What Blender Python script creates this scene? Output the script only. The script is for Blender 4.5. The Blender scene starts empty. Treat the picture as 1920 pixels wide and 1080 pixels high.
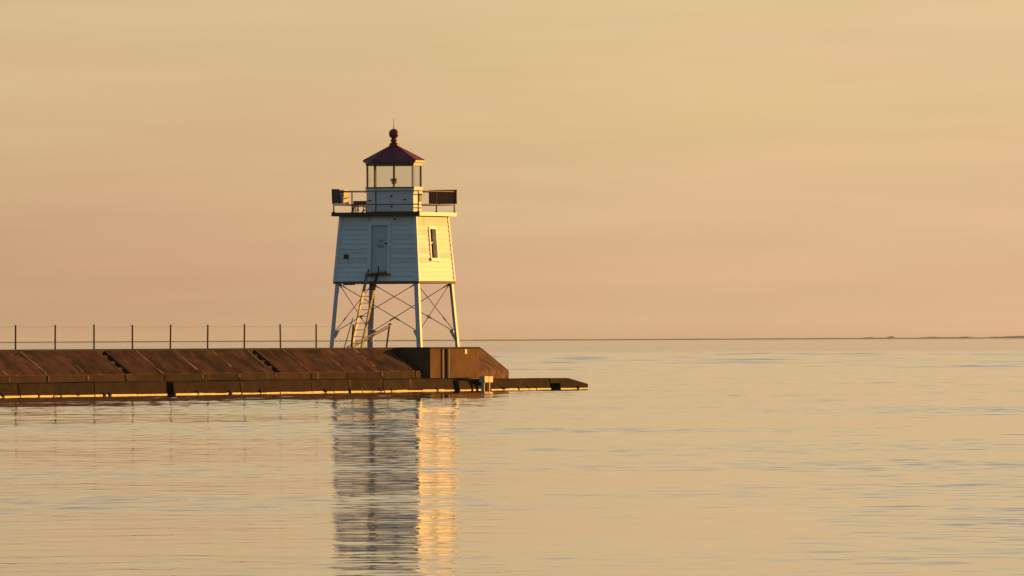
import bpy, bmesh, math, random
import numpy as np
from mathutils import Vector, Matrix
random.seed(7); rng = np.random.default_rng(11)
R = math.radians
scene = bpy.context.scene
col = scene.collection

# ------------------------------------------------------------------ camera
cam = bpy.data.cameras.new('camera'); cam.lens = 400; cam.sensor_width = 36
cam.clip_start = 1; cam.clip_end = 200000
co = bpy.data.objects.new('camera', cam); col.objects.link(co)
co.matrix_world = (Matrix.Translation((4.79, -463.8, 2.04)) @ Matrix.Rotation(R(90 + 0.2605), 4, 'X')
                   @ Matrix.Rotation(R(-0.255), 4, 'Z'))
scene.camera = co

# ------------------------------------------------------------------ light
SUN_AZ, SUN_EL = 32.5, 5.0          # degrees from +X towards +Y; elevation
sd = Vector((math.cos(R(SUN_AZ)) * math.cos(R(SUN_EL)), math.sin(R(SUN_AZ)) * math.cos(R(SUN_EL)), math.sin(R(SUN_EL))))
sun = bpy.data.lights.new('sun', 'SUN'); sun.energy = 5.0; sun.angle = R(0.53); sun.color = (1.0, 0.45, 0.075)
so = bpy.data.objects.new('sun', sun); col.objects.link(so)
so.rotation_euler = (-sd).to_track_quat('-Z', 'Y').to_euler()

world = bpy.data.worlds.new('World'); scene.world = world; world.use_nodes = True
nt = world.node_tree; nt.nodes.clear()
def N(t, kind, **kw):
    n = t.nodes.new(kind)
    for k, v in kw.items(): setattr(n, k, v)
    return n
def ramp(t, stops, interp='LINEAR'):
    n = t.nodes.new('ShaderNodeValToRGB'); n.color_ramp.interpolation = interp
    e = n.color_ramp.elements
    while len(e) < len(stops): e.new(0.5)
    for el, (p, c) in zip(e, stops):
        el.position = p; el.color = (*c, 1) if len(c) == 3 else c
    return n
def maprange(t, src, a, b, c, d, smooth=True):
    n = t.nodes.new('ShaderNodeMapRange'); n.interpolation_type = 'SMOOTHSTEP' if smooth else 'LINEAR'
    n.inputs[1].default_value = a; n.inputs[2].default_value = b
    n.inputs[3].default_value = c; n.inputs[4].default_value = d
    t.links.new(src, n.inputs[0]); return n.outputs[0]
def math_(t, op, a, b=None):
    n = t.nodes.new('ShaderNodeMath'); n.operation = op
    for i, x in enumerate((a, b)):
        if x is None: continue
        if isinstance(x, (int, float)): n.inputs[i].default_value = x
        else: t.links.new(x, n.inputs[i])
    return n.outputs[0]
out = N(nt, 'ShaderNodeOutputWorld')
sky = N(nt, 'ShaderNodeTexSky', sky_type='NISHITA', sun_disc=False, sun_elevation=R(SUN_EL), sun_rotation=R(90 - SUN_AZ))
sky.air_density = 1.0; sky.dust_density = 0.8; sky.ozone_density = 2.1
b1 = N(nt, 'ShaderNodeBackground'); b1.inputs[1].default_value = 0.095
nt.links.new(sky.outputs[0], b1.inputs[0])
tc = N(nt, 'ShaderNodeTexCoord'); sep = N(nt, 'ShaderNodeSeparateXYZ'); nt.links.new(tc.outputs['Generated'], sep.inputs[0])
# hazy golden band that hugs the horizon on the lit side of the sky, with faint stretched cloud
mp = N(nt, 'ShaderNodeMapping'); mp.inputs['Scale'].default_value = (14, 14, 110)
nt.links.new(tc.outputs['Generated'], mp.inputs[0])
cl = N(nt, 'ShaderNodeTexNoise'); cl.inputs['Scale'].default_value = 1.0; cl.inputs['Detail'].default_value = 5; cl.inputs['Roughness'].default_value = 0.55
nt.links.new(mp.outputs[0], cl.inputs['Vector'])
zc = math_(nt, 'ADD', sep.outputs[2], maprange(nt, cl.outputs['Fac'], 0.25, 0.75, -0.0045, 0.0045, False))
gr = ramp(nt, [(0.0, (0.650, 0.400, 0.228)), (0.04, (0.672, 0.425, 0.240)), (0.08, (0.685, 0.455, 0.250)), (0.13, (0.690, 0.480, 0.250)),
               (0.19, (0.690, 0.515, 0.270)), (0.24, (0.670, 0.520, 0.300)), (0.36, (0.570, 0.470, 0.320)), (0.60, (0.450, 0.405, 0.325)), (1.0, (0.370, 0.355, 0.315))])
nt.links.new(maprange(nt, zc, 0.0, 0.15, 0, 1, False), gr.inputs[0])
cl2 = N(nt, 'ShaderNodeTexNoise'); cl2.inputs['Scale'].default_value = 1.0; cl2.inputs['Detail'].default_value = 6
mp2 = N(nt, 'ShaderNodeMapping'); mp2.inputs['Scale'].default_value = (30, 30, 330); mp2.inputs['Location'].default_value = (3, 1, 7)
nt.links.new(tc.outputs['Generated'], mp2.inputs[0]); nt.links.new(mp2.outputs[0], cl2.inputs['Vector'])
vm = N(nt, 'ShaderNodeVectorMath', operation='SCALE'); nt.links.new(gr.outputs[0], vm.inputs[0])
side = maprange(nt, sep.outputs[0], -0.06, 0.06, 0.90, 1.03)
low = math_(nt, 'MULTIPLY', maprange(nt, sep.outputs[0], -0.07, 0.02, 1, 0), maprange(nt, sep.outputs[2], 0.004, 0.024, 1, 0))
side = math_(nt, 'MULTIPLY', side, math_(nt, 'SUBTRACT', 1.0, math_(nt, 'MULTIPLY', low, 0.14)))
nt.links.new(math_(nt, 'MULTIPLY', side, maprange(nt, cl2.outputs['Fac'], 0.3, 0.75, 0.975, 1.035)), vm.inputs['Scale'])
cl3 = N(nt, 'ShaderNodeTexNoise'); cl3.inputs['Scale'].default_value = 1.0; cl3.inputs['Detail'].default_value = 4
mp3 = N(nt, 'ShaderNodeMapping'); mp3.inputs['Scale'].default_value = (26, 26, 130); mp3.inputs['Location'].default_value = (1.3, 4, 2)
nt.links.new(tc.outputs['Generated'], mp3.inputs[0]); nt.links.new(mp3.outputs[0], cl3.inputs['Vector'])
tint = ramp(nt, [(0.36, (0.985, 1.008, 0.975)), (0.64, (1.02, 0.978, 1.01))]); nt.links.new(cl3.outputs['Fac'], tint.inputs[0])
vt_ = N(nt, 'ShaderNodeVectorMath', operation='MULTIPLY'); nt.links.new(vm.outputs[0], vt_.inputs[0]); nt.links.new(tint.outputs[0], vt_.inputs[1]); vm = vt_
b2 = N(nt, 'ShaderNodeBackground'); b2.inputs[1].default_value = 0.715
nt.links.new(vm.outputs[0], b2.inputs[0])
fac = math_(nt, 'MULTIPLY', maprange(nt, sep.outputs[2], 0.08, 0.34, 1, 0), maprange(nt, sep.outputs[1], -0.5, 0.7, 0.06, 1))
mx = N(nt, 'ShaderNodeMixShader'); nt.links.new(fac, mx.inputs[0]); nt.links.new(b1.outputs[0], mx.inputs[1]); nt.links.new(b2.outputs[0], mx.inputs[2])
nt.links.new(mx.outputs[0], out.inputs[0])

scene.view_settings.view_transform = 'Standard'; scene.view_settings.look = 'None'
scene.view_settings.exposure = 0.58; scene.view_settings.gamma = 1; scene.view_settings.use_curve_mapping = False
scene.cycles.max_bounces = 8; scene.cycles.use_denoising = True

# ------------------------------------------------------------------ materials
def mat(name):
    m = bpy.data.materials.new(name); m.use_nodes = True
    t = m.node_tree; return m, t, t.nodes['Principled BSDF']
def worn(name, c1, c2, rough=0.8, scale=3.0, stain=None, bump=0.3, bscale=20.0, stretch=(1, 1, 1), spread=(0.35, 0.7), spec=0.3, streak=None, vary=0.0):
    """two-tone worn surface: c1/c2 mixed by noise, optional stains and vertical run streaks, fine bump"""
    m, t, p = mat(name)
    tc = N(t, 'ShaderNodeTexCoord'); mp = N(t, 'ShaderNodeMapping'); mp.inputs['Scale'].default_value = stretch
    t.links.new(tc.outputs['Object'], mp.inputs[0])
    n1 = N(t, 'ShaderNodeTexNoise'); n1.inputs['Scale'].default_value = scale; n1.inputs['Detail'].default_value = 6; n1.inputs['Roughness'].default_value = 0.6
    t.links.new(mp.outputs[0], n1.inputs['Vector'])
    r = ramp(t, [(spread[0], c1), (spread[1], c2)]); t.links.new(n1.outputs['Fac'], r.inputs[0])
    c = r.outputs[0]
    def over(c, colr, fac):
        mxx = N(t, 'ShaderNodeMix', data_type='RGBA'); t.links.new(fac, mxx.inputs[0]); t.links.new(c, mxx.inputs[6])
        mxx.inputs[7].default_value = (*colr, 1); return mxx.outputs[2]
    if stain:
        n2 = N(t, 'ShaderNodeTexNoise'); n2.inputs['Scale'].default_value = stain[1]; n2.inputs['Detail'].default_value = 8; n2.inputs['Roughness'].default_value = 0.65
        t.links.new(tc.outputs['Object'], n2.inputs['Vector'])
        c = over(c, stain[0], maprange(t, n2.outputs['Fac'], stain[2], stain[2] + 0.14, 0, 0.85))
    if streak:
        mp3 = N(t, 'ShaderNodeMapping'); mp3.inputs['Scale'].default_value = (streak[1], streak[1], streak[1] * 0.08)
        t.links.new(tc.outputs['Object'], mp3.inputs[0])
        n3 = N(t, 'ShaderNodeTexNoise'); n3.inputs['Scale'].default_value = 1.0; n3.inputs['Detail'].default_value = 5
        t.links.new(mp3.outputs[0], n3.inputs['Vector'])
        c = over(c, streak[0], maprange(t, n3.outputs['Fac'], streak[2], streak[2] + 0.13, 0, 0.8))
    if vary:                                    # each stone keeps its own tone
        oi = N(t, 'ShaderNodeObjectInfo'); hv = N(t, 'ShaderNodeHueSaturation'); t.links.new(c, hv.inputs['Color'])
        t.links.new(maprange(t, oi.outputs['Random'], 0, 1, 1 - vary, 1 + vary, False), hv.inputs['Value']); c = hv.outputs[0]
    t.links.new(c, p.inputs['Base Color'])
    p.inputs['Roughness'].default_value = rough; p.inputs['Specular IOR Level'].default_value = spec
    if bump:
        n4 = N(t, 'ShaderNodeTexNoise'); n4.inputs['Scale'].default_value = bscale; n4.inputs['Detail'].default_value = 6
        t.links.new(tc.outputs['Object'], n4.inputs['Vector'])
        b = N(t, 'ShaderNodeBump'); b.inputs['Strength'].default_value = bump; b.inputs['Distance'].default_value = 0.02
        t.links.new(n4.outputs['Fac'], b.inputs['Height']); t.links.new(b.outputs[0], p.inputs['Normal'])
    return m
M = {}
M['white'] = worn('white_paint', (0.80, 0.80, 0.78), (0.72, 0.72, 0.70), 0.6, 5, stain=((0.55, 0.50, 0.44), 9, 0.63), bump=0.15, streak=((0.58, 0.54, 0.48), 6, 0.62))
M['white_old'] = worn('aged_white_paint', (0.77, 0.74, 0.69), (0.70, 0.66, 0.60), 0.65, 5, stain=((0.54, 0.47, 0.40), 8, 0.61), bump=0.2, streak=((0.52, 0.45, 0.37), 6, 0.58))
M['trim'] = worn('white_trim', (0.82, 0.82, 0.80), (0.75, 0.75, 0.73), 0.55, 6, bump=0.1)
M['steelwhite'] = worn('white_steel', (0.62, 0.63, 0.64), (0.54, 0.55, 0.57), 0.5, 4, stain=((0.22, 0.12, 0.07), 7, 0.64), bump=0.1)
M['dark'] = worn('dark_iron', (0.045, 0.032, 0.025), (0.075, 0.05, 0.035), 0.6, 12, bump=0.2)
M['rust'] = worn('rusty_iron', (0.10, 0.055, 0.035), (0.17, 0.09, 0.05), 0.75, 15, bump=0.3)
M['railiron'] = worn('painted_rail_iron', (0.16, 0.11, 0.07), (0.26, 0.19, 0.12), 0.45, 15, bump=0.1, spec=0.6)
M['red'] = worn('dark_red_roof_paint', (0.22, 0.026, 0.042), (0.27, 0.045, 0.055), 0.5, 4, stain=((0.15, 0.05, 0.05), 6, 0.62), bump=0.08)
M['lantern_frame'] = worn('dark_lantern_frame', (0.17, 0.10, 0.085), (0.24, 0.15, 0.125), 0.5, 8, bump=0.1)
M['brownboard'] = worn('dark_brown_board', (0.10, 0.06, 0.05), (0.14, 0.085, 0.06), 0.6, 5, bump=0.2)
M['tanboard'] = worn('tan_board', (0.66, 0.52, 0.34), (0.76, 0.62, 0.42), 0.7, 5, bump=0.2)
M['wood'] = worn('weathered_ladder_wood', (0.66, 0.63, 0.48), (0.74, 0.71, 0.56), 0.75, 3, stretch=(6, 6, 0.7), bump=0.3)
M['darkwood'] = worn('dark_ladder_wood', (0.13, 0.085, 0.055), (0.19, 0.125, 0.08), 0.8, 3, stretch=(6, 6, 0.7), bump=0.3)
M['fascia'] = worn('dark_fascia', (0.05, 0.045, 0.04), (0.08, 0.07, 0.06), 0.8, 5, bump=0.2)
M['door'] = worn('grey_white_door_paint', (0.62, 0.63, 0.63), (0.55, 0.56, 0.56), 0.6, 4, bump=0.1, streak=((0.46, 0.45, 0.43), 5, 0.62))
M['grey'] = worn('grey_door_print', (0.30, 0.31, 0.30), (0.40, 0.41, 0.40), 0.7, 9, bump=0)
M['interior'] = worn('dim_window_glass', (0.012, 0.009, 0.010), (0.026, 0.018, 0.018), 0.5, 3, bump=0, spec=0.05)
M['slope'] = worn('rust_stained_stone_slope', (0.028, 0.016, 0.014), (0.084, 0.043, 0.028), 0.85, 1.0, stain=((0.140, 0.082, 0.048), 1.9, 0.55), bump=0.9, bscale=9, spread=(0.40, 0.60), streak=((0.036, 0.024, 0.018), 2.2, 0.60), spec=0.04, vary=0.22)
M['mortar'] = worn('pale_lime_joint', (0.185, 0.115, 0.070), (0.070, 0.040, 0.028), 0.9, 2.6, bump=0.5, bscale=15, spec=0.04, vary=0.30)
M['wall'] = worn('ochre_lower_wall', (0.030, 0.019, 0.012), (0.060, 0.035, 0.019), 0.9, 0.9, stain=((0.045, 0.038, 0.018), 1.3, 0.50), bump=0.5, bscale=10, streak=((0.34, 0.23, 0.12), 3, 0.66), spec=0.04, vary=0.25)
M['ledge'] = worn('dark_algae_ledge', (0.016, 0.010, 0.009), (0.040, 0.022, 0.014), 0.85, 1.6, stain=((0.080, 0.048, 0.018), 2.2, 0.58), bump=0.6, bscale=9, streak=((0.26, 0.16, 0.06), 4, 0.66), spec=0.04, vary=0.20)  # bright ochre streaks are gold glints painted into the ledge colour
M['scour'] = worn('wet_scoured_waterline', (0.23, 0.125, 0.045), (0.07, 0.035, 0.016), 0.5, 2.0, stain=((0.16, 0.09, 0.04), 2.6, 0.58), bump=0.4, bscale=12, spec=0.3, vary=0.45)
M['block'] = worn('ochre_concrete_block', (0.155, 0.092, 0.040), (0.095, 0.053, 0.024), 0.85, 1.3, stain=((0.27, 0.19, 0.10), 2.2, 0.60), bump=0.4, bscale=12, streak=((0.105, 0.062, 0.032), 3.2, 0.56), spec=0.04)
M['deckstone'] = worn('pier_top_concrete', (0.055, 0.035, 0.026), (0.085, 0.053, 0.036), 0.9, 0.8, bump=0.4, spec=0.04, vary=0.15)
M['palewood'] = worn('pale_fender_timber', (0.70, 0.56, 0.33), (0.58, 0.44, 0.24), 0.6, 5, bump=0.3, stain=((0.30, 0.2, 0.09), 6, 0.62))
M['brass'] = worn('lamp_brass', (0.25, 0.20, 0.12), (0.33, 0.26, 0.16), 0.35, 5, bump=0)
m, t, p = mat('lens_glass'); p.inputs['Base Color'].default_value = (0.55, 0.62, 0.50, 1); p.inputs['Roughness'].default_value = 0.12
p.inputs['Transmission Weight'].default_value = 0.5; M['lens'] = m
m, t, p = mat('lantern_glass')
t.nodes.remove(p); o_ = t.nodes['Material Output']
tr = N(t, 'ShaderNodeBsdfTransparent'); tr.inputs[0].default_value = (0.93, 0.95, 0.93, 1)
gl = N(t, 'ShaderNodeBsdfGlossy'); gl.inputs['Roughness'].default_value = 0.03
ge = N(t, 'ShaderNodeNewGeometry'); dv = N(t, 'ShaderNodeVectorMath', operation='DOT_PRODUCT')
t.links.new(ge.outputs['Incoming'], dv.inputs[0]); t.links.new(ge.outputs['Normal'], dv.inputs[1])
frs = math_(t, 'ADD', math_(t, 'MULTIPLY', math_(t, 'POWER', math_(t, 'SUBTRACT', 1.0, math_(t, 'ABSOLUTE', dv.outputs['Value'])), 5.0), 0.92), 0.07)
mm = N(t, 'ShaderNodeMixShader'); t.links.new(frs, mm.inputs[0]); t.links.new(tr.outputs[0], mm.inputs[1]); t.links.new(gl.outputs[0], mm.inputs[2])
t.links.new(mm.outputs[0], o_.inputs[0]); M['glass'] = m
M['shore'] = worn('far_shore_land', (0.11, 0.115, 0.14), (0.14, 0.14, 0.165), 0.9, 0.01, bump=0)

# water
m, t, p = mat('lake_water')
p.inputs['Base Color'].default_value = (0.010, 0.022, 0.026, 1); p.inputs['IOR'].default_value = 1.333
p.inputs['Roughness'].default_value = 0.03
tc_ = N(t, 'ShaderNodeTexCoord'); geo = N(t, 'ShaderNodeNewGeometry')
at = N(t, 'ShaderNodeAttribute', attribute_name='ripple')
nz = N(t, 'ShaderNodeTexNoise'); nz.inputs['Scale'].default_value = 0.9; nz.inputs['Detail'].default_value = 2
t.links.new(tc_.outputs['Object'], nz.inputs['Vector'])
nz2 = N(t, 'ShaderNodeTexNoise'); nz2.inputs['Scale'].default_value = 0.05; nz2.inputs['Detail'].default_value = 3
t.links.new(tc_.outputs['Object'], nz2.inputs['Vector'])
sub = N(t, 'ShaderNodeVectorMath', operation='SUBTRACT'); sub.inputs[1].default_value = (0.5, 0.5, 0.5); t.links.new(nz.outputs['Color'], sub.inputs[0])
mulv = N(t, 'ShaderNodeVectorMath', operation='MULTIPLY'); mulv.inputs[1].default_value = (1, 1, 0); t.links.new(sub.outputs[0], mulv.inputs[0])
sc_ = N(t, 'ShaderNodeVectorMath', operation='SCALE'); t.links.new(mulv.outputs[0], sc_.inputs[0])
amp = math_(t, 'MULTIPLY', maprange(t, at.outputs['Fac'], 0, 1, 0.006, 0.27, False), maprange(t, nz2.outputs['Fac'], 0.3, 0.7, 0.6, 1.2))
t.links.new(amp, sc_.inputs['Scale'])
addv = N(t, 'ShaderNodeVectorMath', operation='ADD'); t.links.new(geo.outputs['Normal'], addv.inputs[0]); t.links.new(sc_.outputs[0], addv.inputs[1])
nrm = N(t, 'ShaderNodeVectorMath', operation='NORMALIZE'); t.links.new(addv.outputs[0], nrm.inputs[0]); t.links.new(nrm.outputs[0], p.inputs['Normal'])
M['water'] = m

# ------------------------------------------------------------------ helpers
class MB:
    """collects shapes into one bmesh; local axes: x = towards the lake side (v), y = along the pier (u), z up"""
    def __init__(s): s.bm = bmesh.new()
    def hull(s, pts):
        vs = [s.bm.verts.new(p) for p in pts]
        r = bmesh.ops.convex_hull(s.bm, input=vs)
        return s
    def hexa(s, b, tp):            # bottom 4 + top 4 corner points in matching order
        v = [s.bm.verts.new(p) for p in list(b) + list(tp)]
        for f in ((3, 2, 1, 0), (4, 5, 6, 7), (0, 1, 5, 4), (1, 2, 6, 5), (2, 3, 7, 6), (3, 0, 4, 7)):
            s.bm.faces.new([v[i] for i in f])
        return s
    def box(s, x0, x1, y0, y1, z0, z1):
        return s.hexa([(x0, y0, z0), (x1, y0, z0), (x1, y1, z0), (x0, y1, z0)], [(x0, y0, z1), (x1, y0, z1), (x1, y1, z1), (x0, y1, z1)])
    def beam(s, p0, p1, w, d, up=(0, 1, 0)):
        p0, p1 = Vector(p0), Vector(p1); a = (p1 - p0).normalized(); b = Vector(up)
        x = a.cross(b).normalized() * (w / 2); y = x.cross(a).normalized() * (d / 2)
        q = lambda p: [p - x - y, p + x - y, p + x + y, p - x + y]
        return s.hexa(q(p0), q(p1))
    def post(s, p0, p1, w, d):     # section stays axis aligned
        q = lambda p: [(p[0] - w / 2, p[1] - d / 2, p[2]), (p[0] + w / 2, p[1] - d / 2, p[2]), (p[0] + w / 2, p[1] + d / 2, p[2]), (p[0] - w / 2, p[1] + d / 2, p[2])]
        return s.hexa(q(p0), q(p1))
    def rod(s, p0, p1, r, n=8, r1=None):
        p0, p1 = Vector(p0), Vector(p1); r1 = r if r1 is None else r1
        a = (p1 - p0).normalized(); b = Vector((0, 0, 1)) if abs(a.z) < 0.9 else Vector((1, 0, 0))
        x = a.cross(b).normalized(); y = x.cross(a)
        A = [s.bm.verts.new(p0 + (x * math.cos(i * 2 * math.pi / n) + y * math.sin(i * 2 * math.pi / n)) * r) for i in range(n)]
        B = [s.bm.verts.new(p1 + (x * math.cos(i * 2 * math.pi / n) + y * math.sin(i * 2 * math.pi / n)) * r1) for i in range(n)]
        for i in range(n): s.bm.faces.new([A[i], A[(i + 1) % n], B[(i + 1) % n], B[i]])
        s.bm.faces.new(A[::-1]); s.bm.faces.new(B); return s
    def lathe(s, prof, n=24, c=(0, 0), phase=0):
        rings = []
        for r, z in prof:
            rings.append([s.bm.verts.new((c[0] + r * math.cos(phase + i * 2 * math.pi / n), c[1] + r * math.sin(phase + i * 2 * math.pi / n), z)) for i in range(n)])
        for a, b in zip(rings, rings[1:]):
            for i in range(n): s.bm.faces.new([a[i], a[(i + 1) % n], b[(i + 1) % n], b[i]])
        s.bm.faces.new(rings[0][::-1]); s.bm.faces.new(rings[-1]); return s
    def extrude(s, prof, y0, y1):  # (x,z) polygon along y
        a = [s.bm.verts.new((x, y0, z)) for x, z in prof]; b = [s.bm.verts.new((x, y1, z)) for x, z in prof]; n = len(prof)
        for i in range(n): s.bm.faces.new([a[i], a[(i + 1) % n], b[(i + 1) % n], b[i]])
        s.bm.faces.new(a[::-1]); s.bm.faces.new(b); return s
    def build(s, name, m, parent=None, smooth=False, bevel=0):
        bmesh.ops.recalc_face_normals(s.bm, faces=s.bm.faces)
        if bevel: bmesh.ops.bevel(s.bm, geom=s.bm.edges[:], offset=bevel, segments=1, affect='EDGES', clamp_overlap=True)
        me = bpy.data.meshes.new(name); s.bm.to_mesh(me); s.bm.free()
        if smooth: me.shade_smooth()
        me.materials.append(m if not isinstance(m, str) else M[m])
        o = bpy.data.objects.new(name, me); col.objects.link(o)
        if parent: o.parent = parent
        return o
ROT = R(-22.7)
FRAME = Matrix.Rotation(ROT, 4, 'Z')
def thing(name, label, cat, loc=(0, 0, 0), group=None):
    """loc in pier axes (v, u, z)"""
    o = bpy.data.objects.new(name, None); o.empty_display_size = 0.3; col.objects.link(o)
    o.location = FRAME @ Vector(loc); o.rotation_euler = (0, 0, ROT)
    o['label'] = label; o['category'] = cat
    if group: o['group'] = group
    return o

# ------------------------------------------------------------------ water
def build_water():
    CX, CY = 4.79, -463.8
    zs = []; z = 78.0
    while z < 2000: zs.append(z); z += 0.15 * max(1.0, z / 180.0)
    zs = np.array(zs); inner = np.linspace(-1, 1, 301)
    w = 0.06 * zs + 5
    S, Z = np.meshgrid(inner, zs); X = S * w[:, None]
    H = np.zeros_like(X)
    for i in range(72):
        lam = 0.42 * (3.6 / 0.42) ** rng.random(); k = 2 * math.pi / lam
        th = rng.normal(0.5 * math.pi, 0.8) if rng.random() < 0.25 else rng.random() * 2 * math.pi
        a = WAVE * (1.25 if lam < 1.1 else 0.8) * math.sqrt(2 * 2 / 72) / k * (0.6 + 0.8 * rng.random())
        H += a * np.sin(k * (math.cos(th) * X + math.sin(th) * Z) + rng.random() * 6.283)
    patch = np.zeros_like(X)
    for i in range(10):
        k = 2 * math.pi / rng.uniform(3.5, 40); th = rng.random() * 6.283
        patch += np.sin(k * (math.cos(th) * X + 0.45 * math.sin(th) * Z) + rng.random() * 6.283) / math.sqrt(5)
    H *= np.clip(0.90 + 0.36 * patch, 0.45, 1.8)
    ss = lambda x: np.clip(x, 0, 1) ** 2 * (3 - 2 * np.clip(x, 0, 1))
    fade = ss((1 - np.abs(S)) / 0.12) * ss((Z - 78) / 14) * ss((2000 - Z) / 700)
    H *= fade * np.clip(0.74 + 0.75 * (Z - 100) / 250, 0.66, 1.4) * (1 + 0.9 * ss((X - 1.5) / 5) * ss((240 - Z) / 120))
    HL = np.zeros_like(X)
    for i in range(26):
        lam = 5.0 * 5.0 ** rng.random(); k = 2 * math.pi / lam; th = rng.random() * 6.283
        HL += math.sqrt(2 * 2 / 26) / k * np.sin(k * (math.cos(th) * X + math.sin(th) * Z) + rng.random() * 6.283)
    H += HL * fade * (0.0006 + 0.010 * ss((Z - 380) / 700)) * np.clip(0.9 + 0.5 * patch, 0.2, 2)
    # outer skirt to the horizon
    zo0 = np.array([-38000., -6000, -800, -100, 0, 50]); zo1 = np.array([2020, 2100, 2300, 2800, 4500, 8000, 15000, 25000, 38000.])
    so = np.array([1.08, 1.3, 2, 5, 20, 100, 1000, 1e5]); sall = np.concatenate([-so[::-1], inner, so])
    zall = np.concatenate([zo0, zs, zo1]); wall_ = np.maximum(0.06 * np.clip(zall, 78, None) + 5, 0)
    XX = np.clip(sall[None, :] * wall_[:, None], -38000 + 0.001 * sall[None, :], 38000 + 0.001 * sall[None, :])
    ZZ = np.repeat(zall[:, None], len(sall), 1); HH = np.zeros_like(XX); RR = np.ones_like(XX)
    a, b = len(zo0), len(so)
    HH[a:a + len(zs), b:b + 301] = H; RR[a:a + len(zs), b:b + 301] = 1 - fade
    nr, nc = XX.shape
    co_ = np.stack([XX + CX, ZZ + CY, HH], -1).reshape(-1, 3).astype(np.float32)
    idx = np.arange(nr * nc).reshape(nr, nc)
    q = np.stack([idx[:-1, :-1], idx[:-1, 1:], idx[1:, 1:], idx[1:, :-1]], -1).reshape(-1, 4).astype(np.int32)
    me = bpy.data.meshes.new('water'); me.vertices.add(len(co_)); me.vertices.foreach_set('co', co_.ravel())
    me.loops.add(q.size); me.loops.foreach_set('vertex_index', q.ravel())
    me.polygons.add(len(q)); me.polygons.foreach_set('loop_start', np.arange(0, q.size, 4, dtype=np.int32))
    me.update(calc_edges=True); me.shade_smooth()
    at = me.attributes.new('ripple', 'FLOAT', 'POINT'); at.data.foreach_set('value', RR.ravel().astype(np.float32))
    me.materials.append(M['water'])
    o = bpy.data.objects.new('water', me); col.objects.link(o); o['kind'] = 'structure'
WAVE = 0.012
build_water()

# ------------------------------------------------------------------ far shore
def far_shore():
    Y = 25000 - 463.8; n = 900; xs = np.linspace(-2600, 2600, n)
    px = 960 + (xs - 4.79) / 25000 * 21333
    h = 2.5 + 0.25 * np.sin(px * 0.013) * np.sin(px * 0.037 + 1) + 0.25 * rng.random(n)
    for c, w, a in ((1632, 8, 4.2), (1652, 3, 3.2), (1675, 2.2, 6.5), (1671, 6, 3.0), (1745, 14, 3.4), (1752, 3, 1.6), (1775, 18, 2.0), (1812, 10, 3.6), (1868, 5, 4.2),
                    (1893, 12, 4.8), (1915, 16, 5.0), (1950, 30, 5.5), (2020, 40, 7)):
        h += 0.48 * a * np.exp(-np.abs((px - c) / w) ** 2.5)
    m = MB(); bm = m.bm
    f0 = [bm.verts.new((x, Y, -0.3)) for x in xs]; f1 = [bm.verts.new((x, Y + 20, max(hh, 0.4))) for x, hh in zip(xs, h)]
    k0 = [bm.verts.new((x, Y + 260, max(hh * 0.9, 0.3))) for x, hh in zip(xs, h)]; k1 = [bm.verts.new((x, Y + 300, -0.3)) for x in xs]
    for A, B in ((f0, f1), (f1, k0), (k0, k1)):
        for i in range(n - 1): bm.faces.new([A[i], A[i + 1], B[i + 1], B[i]])
    o = m.build('distant_shore', 'shore'); o['kind'] = 'structure'
far_shore()

# ------------------------------------------------------------------ air
m, t, p = mat('lake_haze'); t.nodes.remove(p)
vp = N(t, 'ShaderNodeVolumePrincipled'); vp.inputs['Color'].default_value = (0.70, 0.84, 1.0, 1); vp.inputs['Density'].default_value = 1.9e-5; vp.inputs['Anisotropy'].default_value = 0.3
t.links.new(vp.outputs[0], t.nodes['Material Output'].inputs['Volume']); M['haze'] = m
hz = MB().box(-39000, 39000, -39500, 39000, -1.5 - 1.5, 13.5).build('haze', 'haze'); hz['kind'] = 'stuff'

# ------------------------------------------------------------------ breakwater
V0, RUN, VS = 2.6, 1.21, 3.81          # top edge, slope run, lower wall plane
ZT, ZS, ZL, ZLR = 1.75, 0.80, 0.53, 0.46
VL = 5.2
END = 3.35
J = [-34.62 + 3.48 * k for k in range(-13, 9)]       # panel joints along the pier; last = -6.78
def sx(z): return V0 + RUN * (ZT - z) / (ZT - ZS)    # slope plane
pier = thing('breakwater', 'long rust brown stone breakwater with a sloping lake side, a low ledge and stair notches', 'breakwater', (0, -20, 0))
OFF = Vector((0, 20, 0))
def P(mb, name, m, parent=None, bevel=0):
    bmesh.ops.translate(mb.bm, verts=mb.bm.verts[:], vec=OFF)
    return mb.build(name, m, parent or pier, bevel=bevel)
U0 = J[0]
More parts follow.
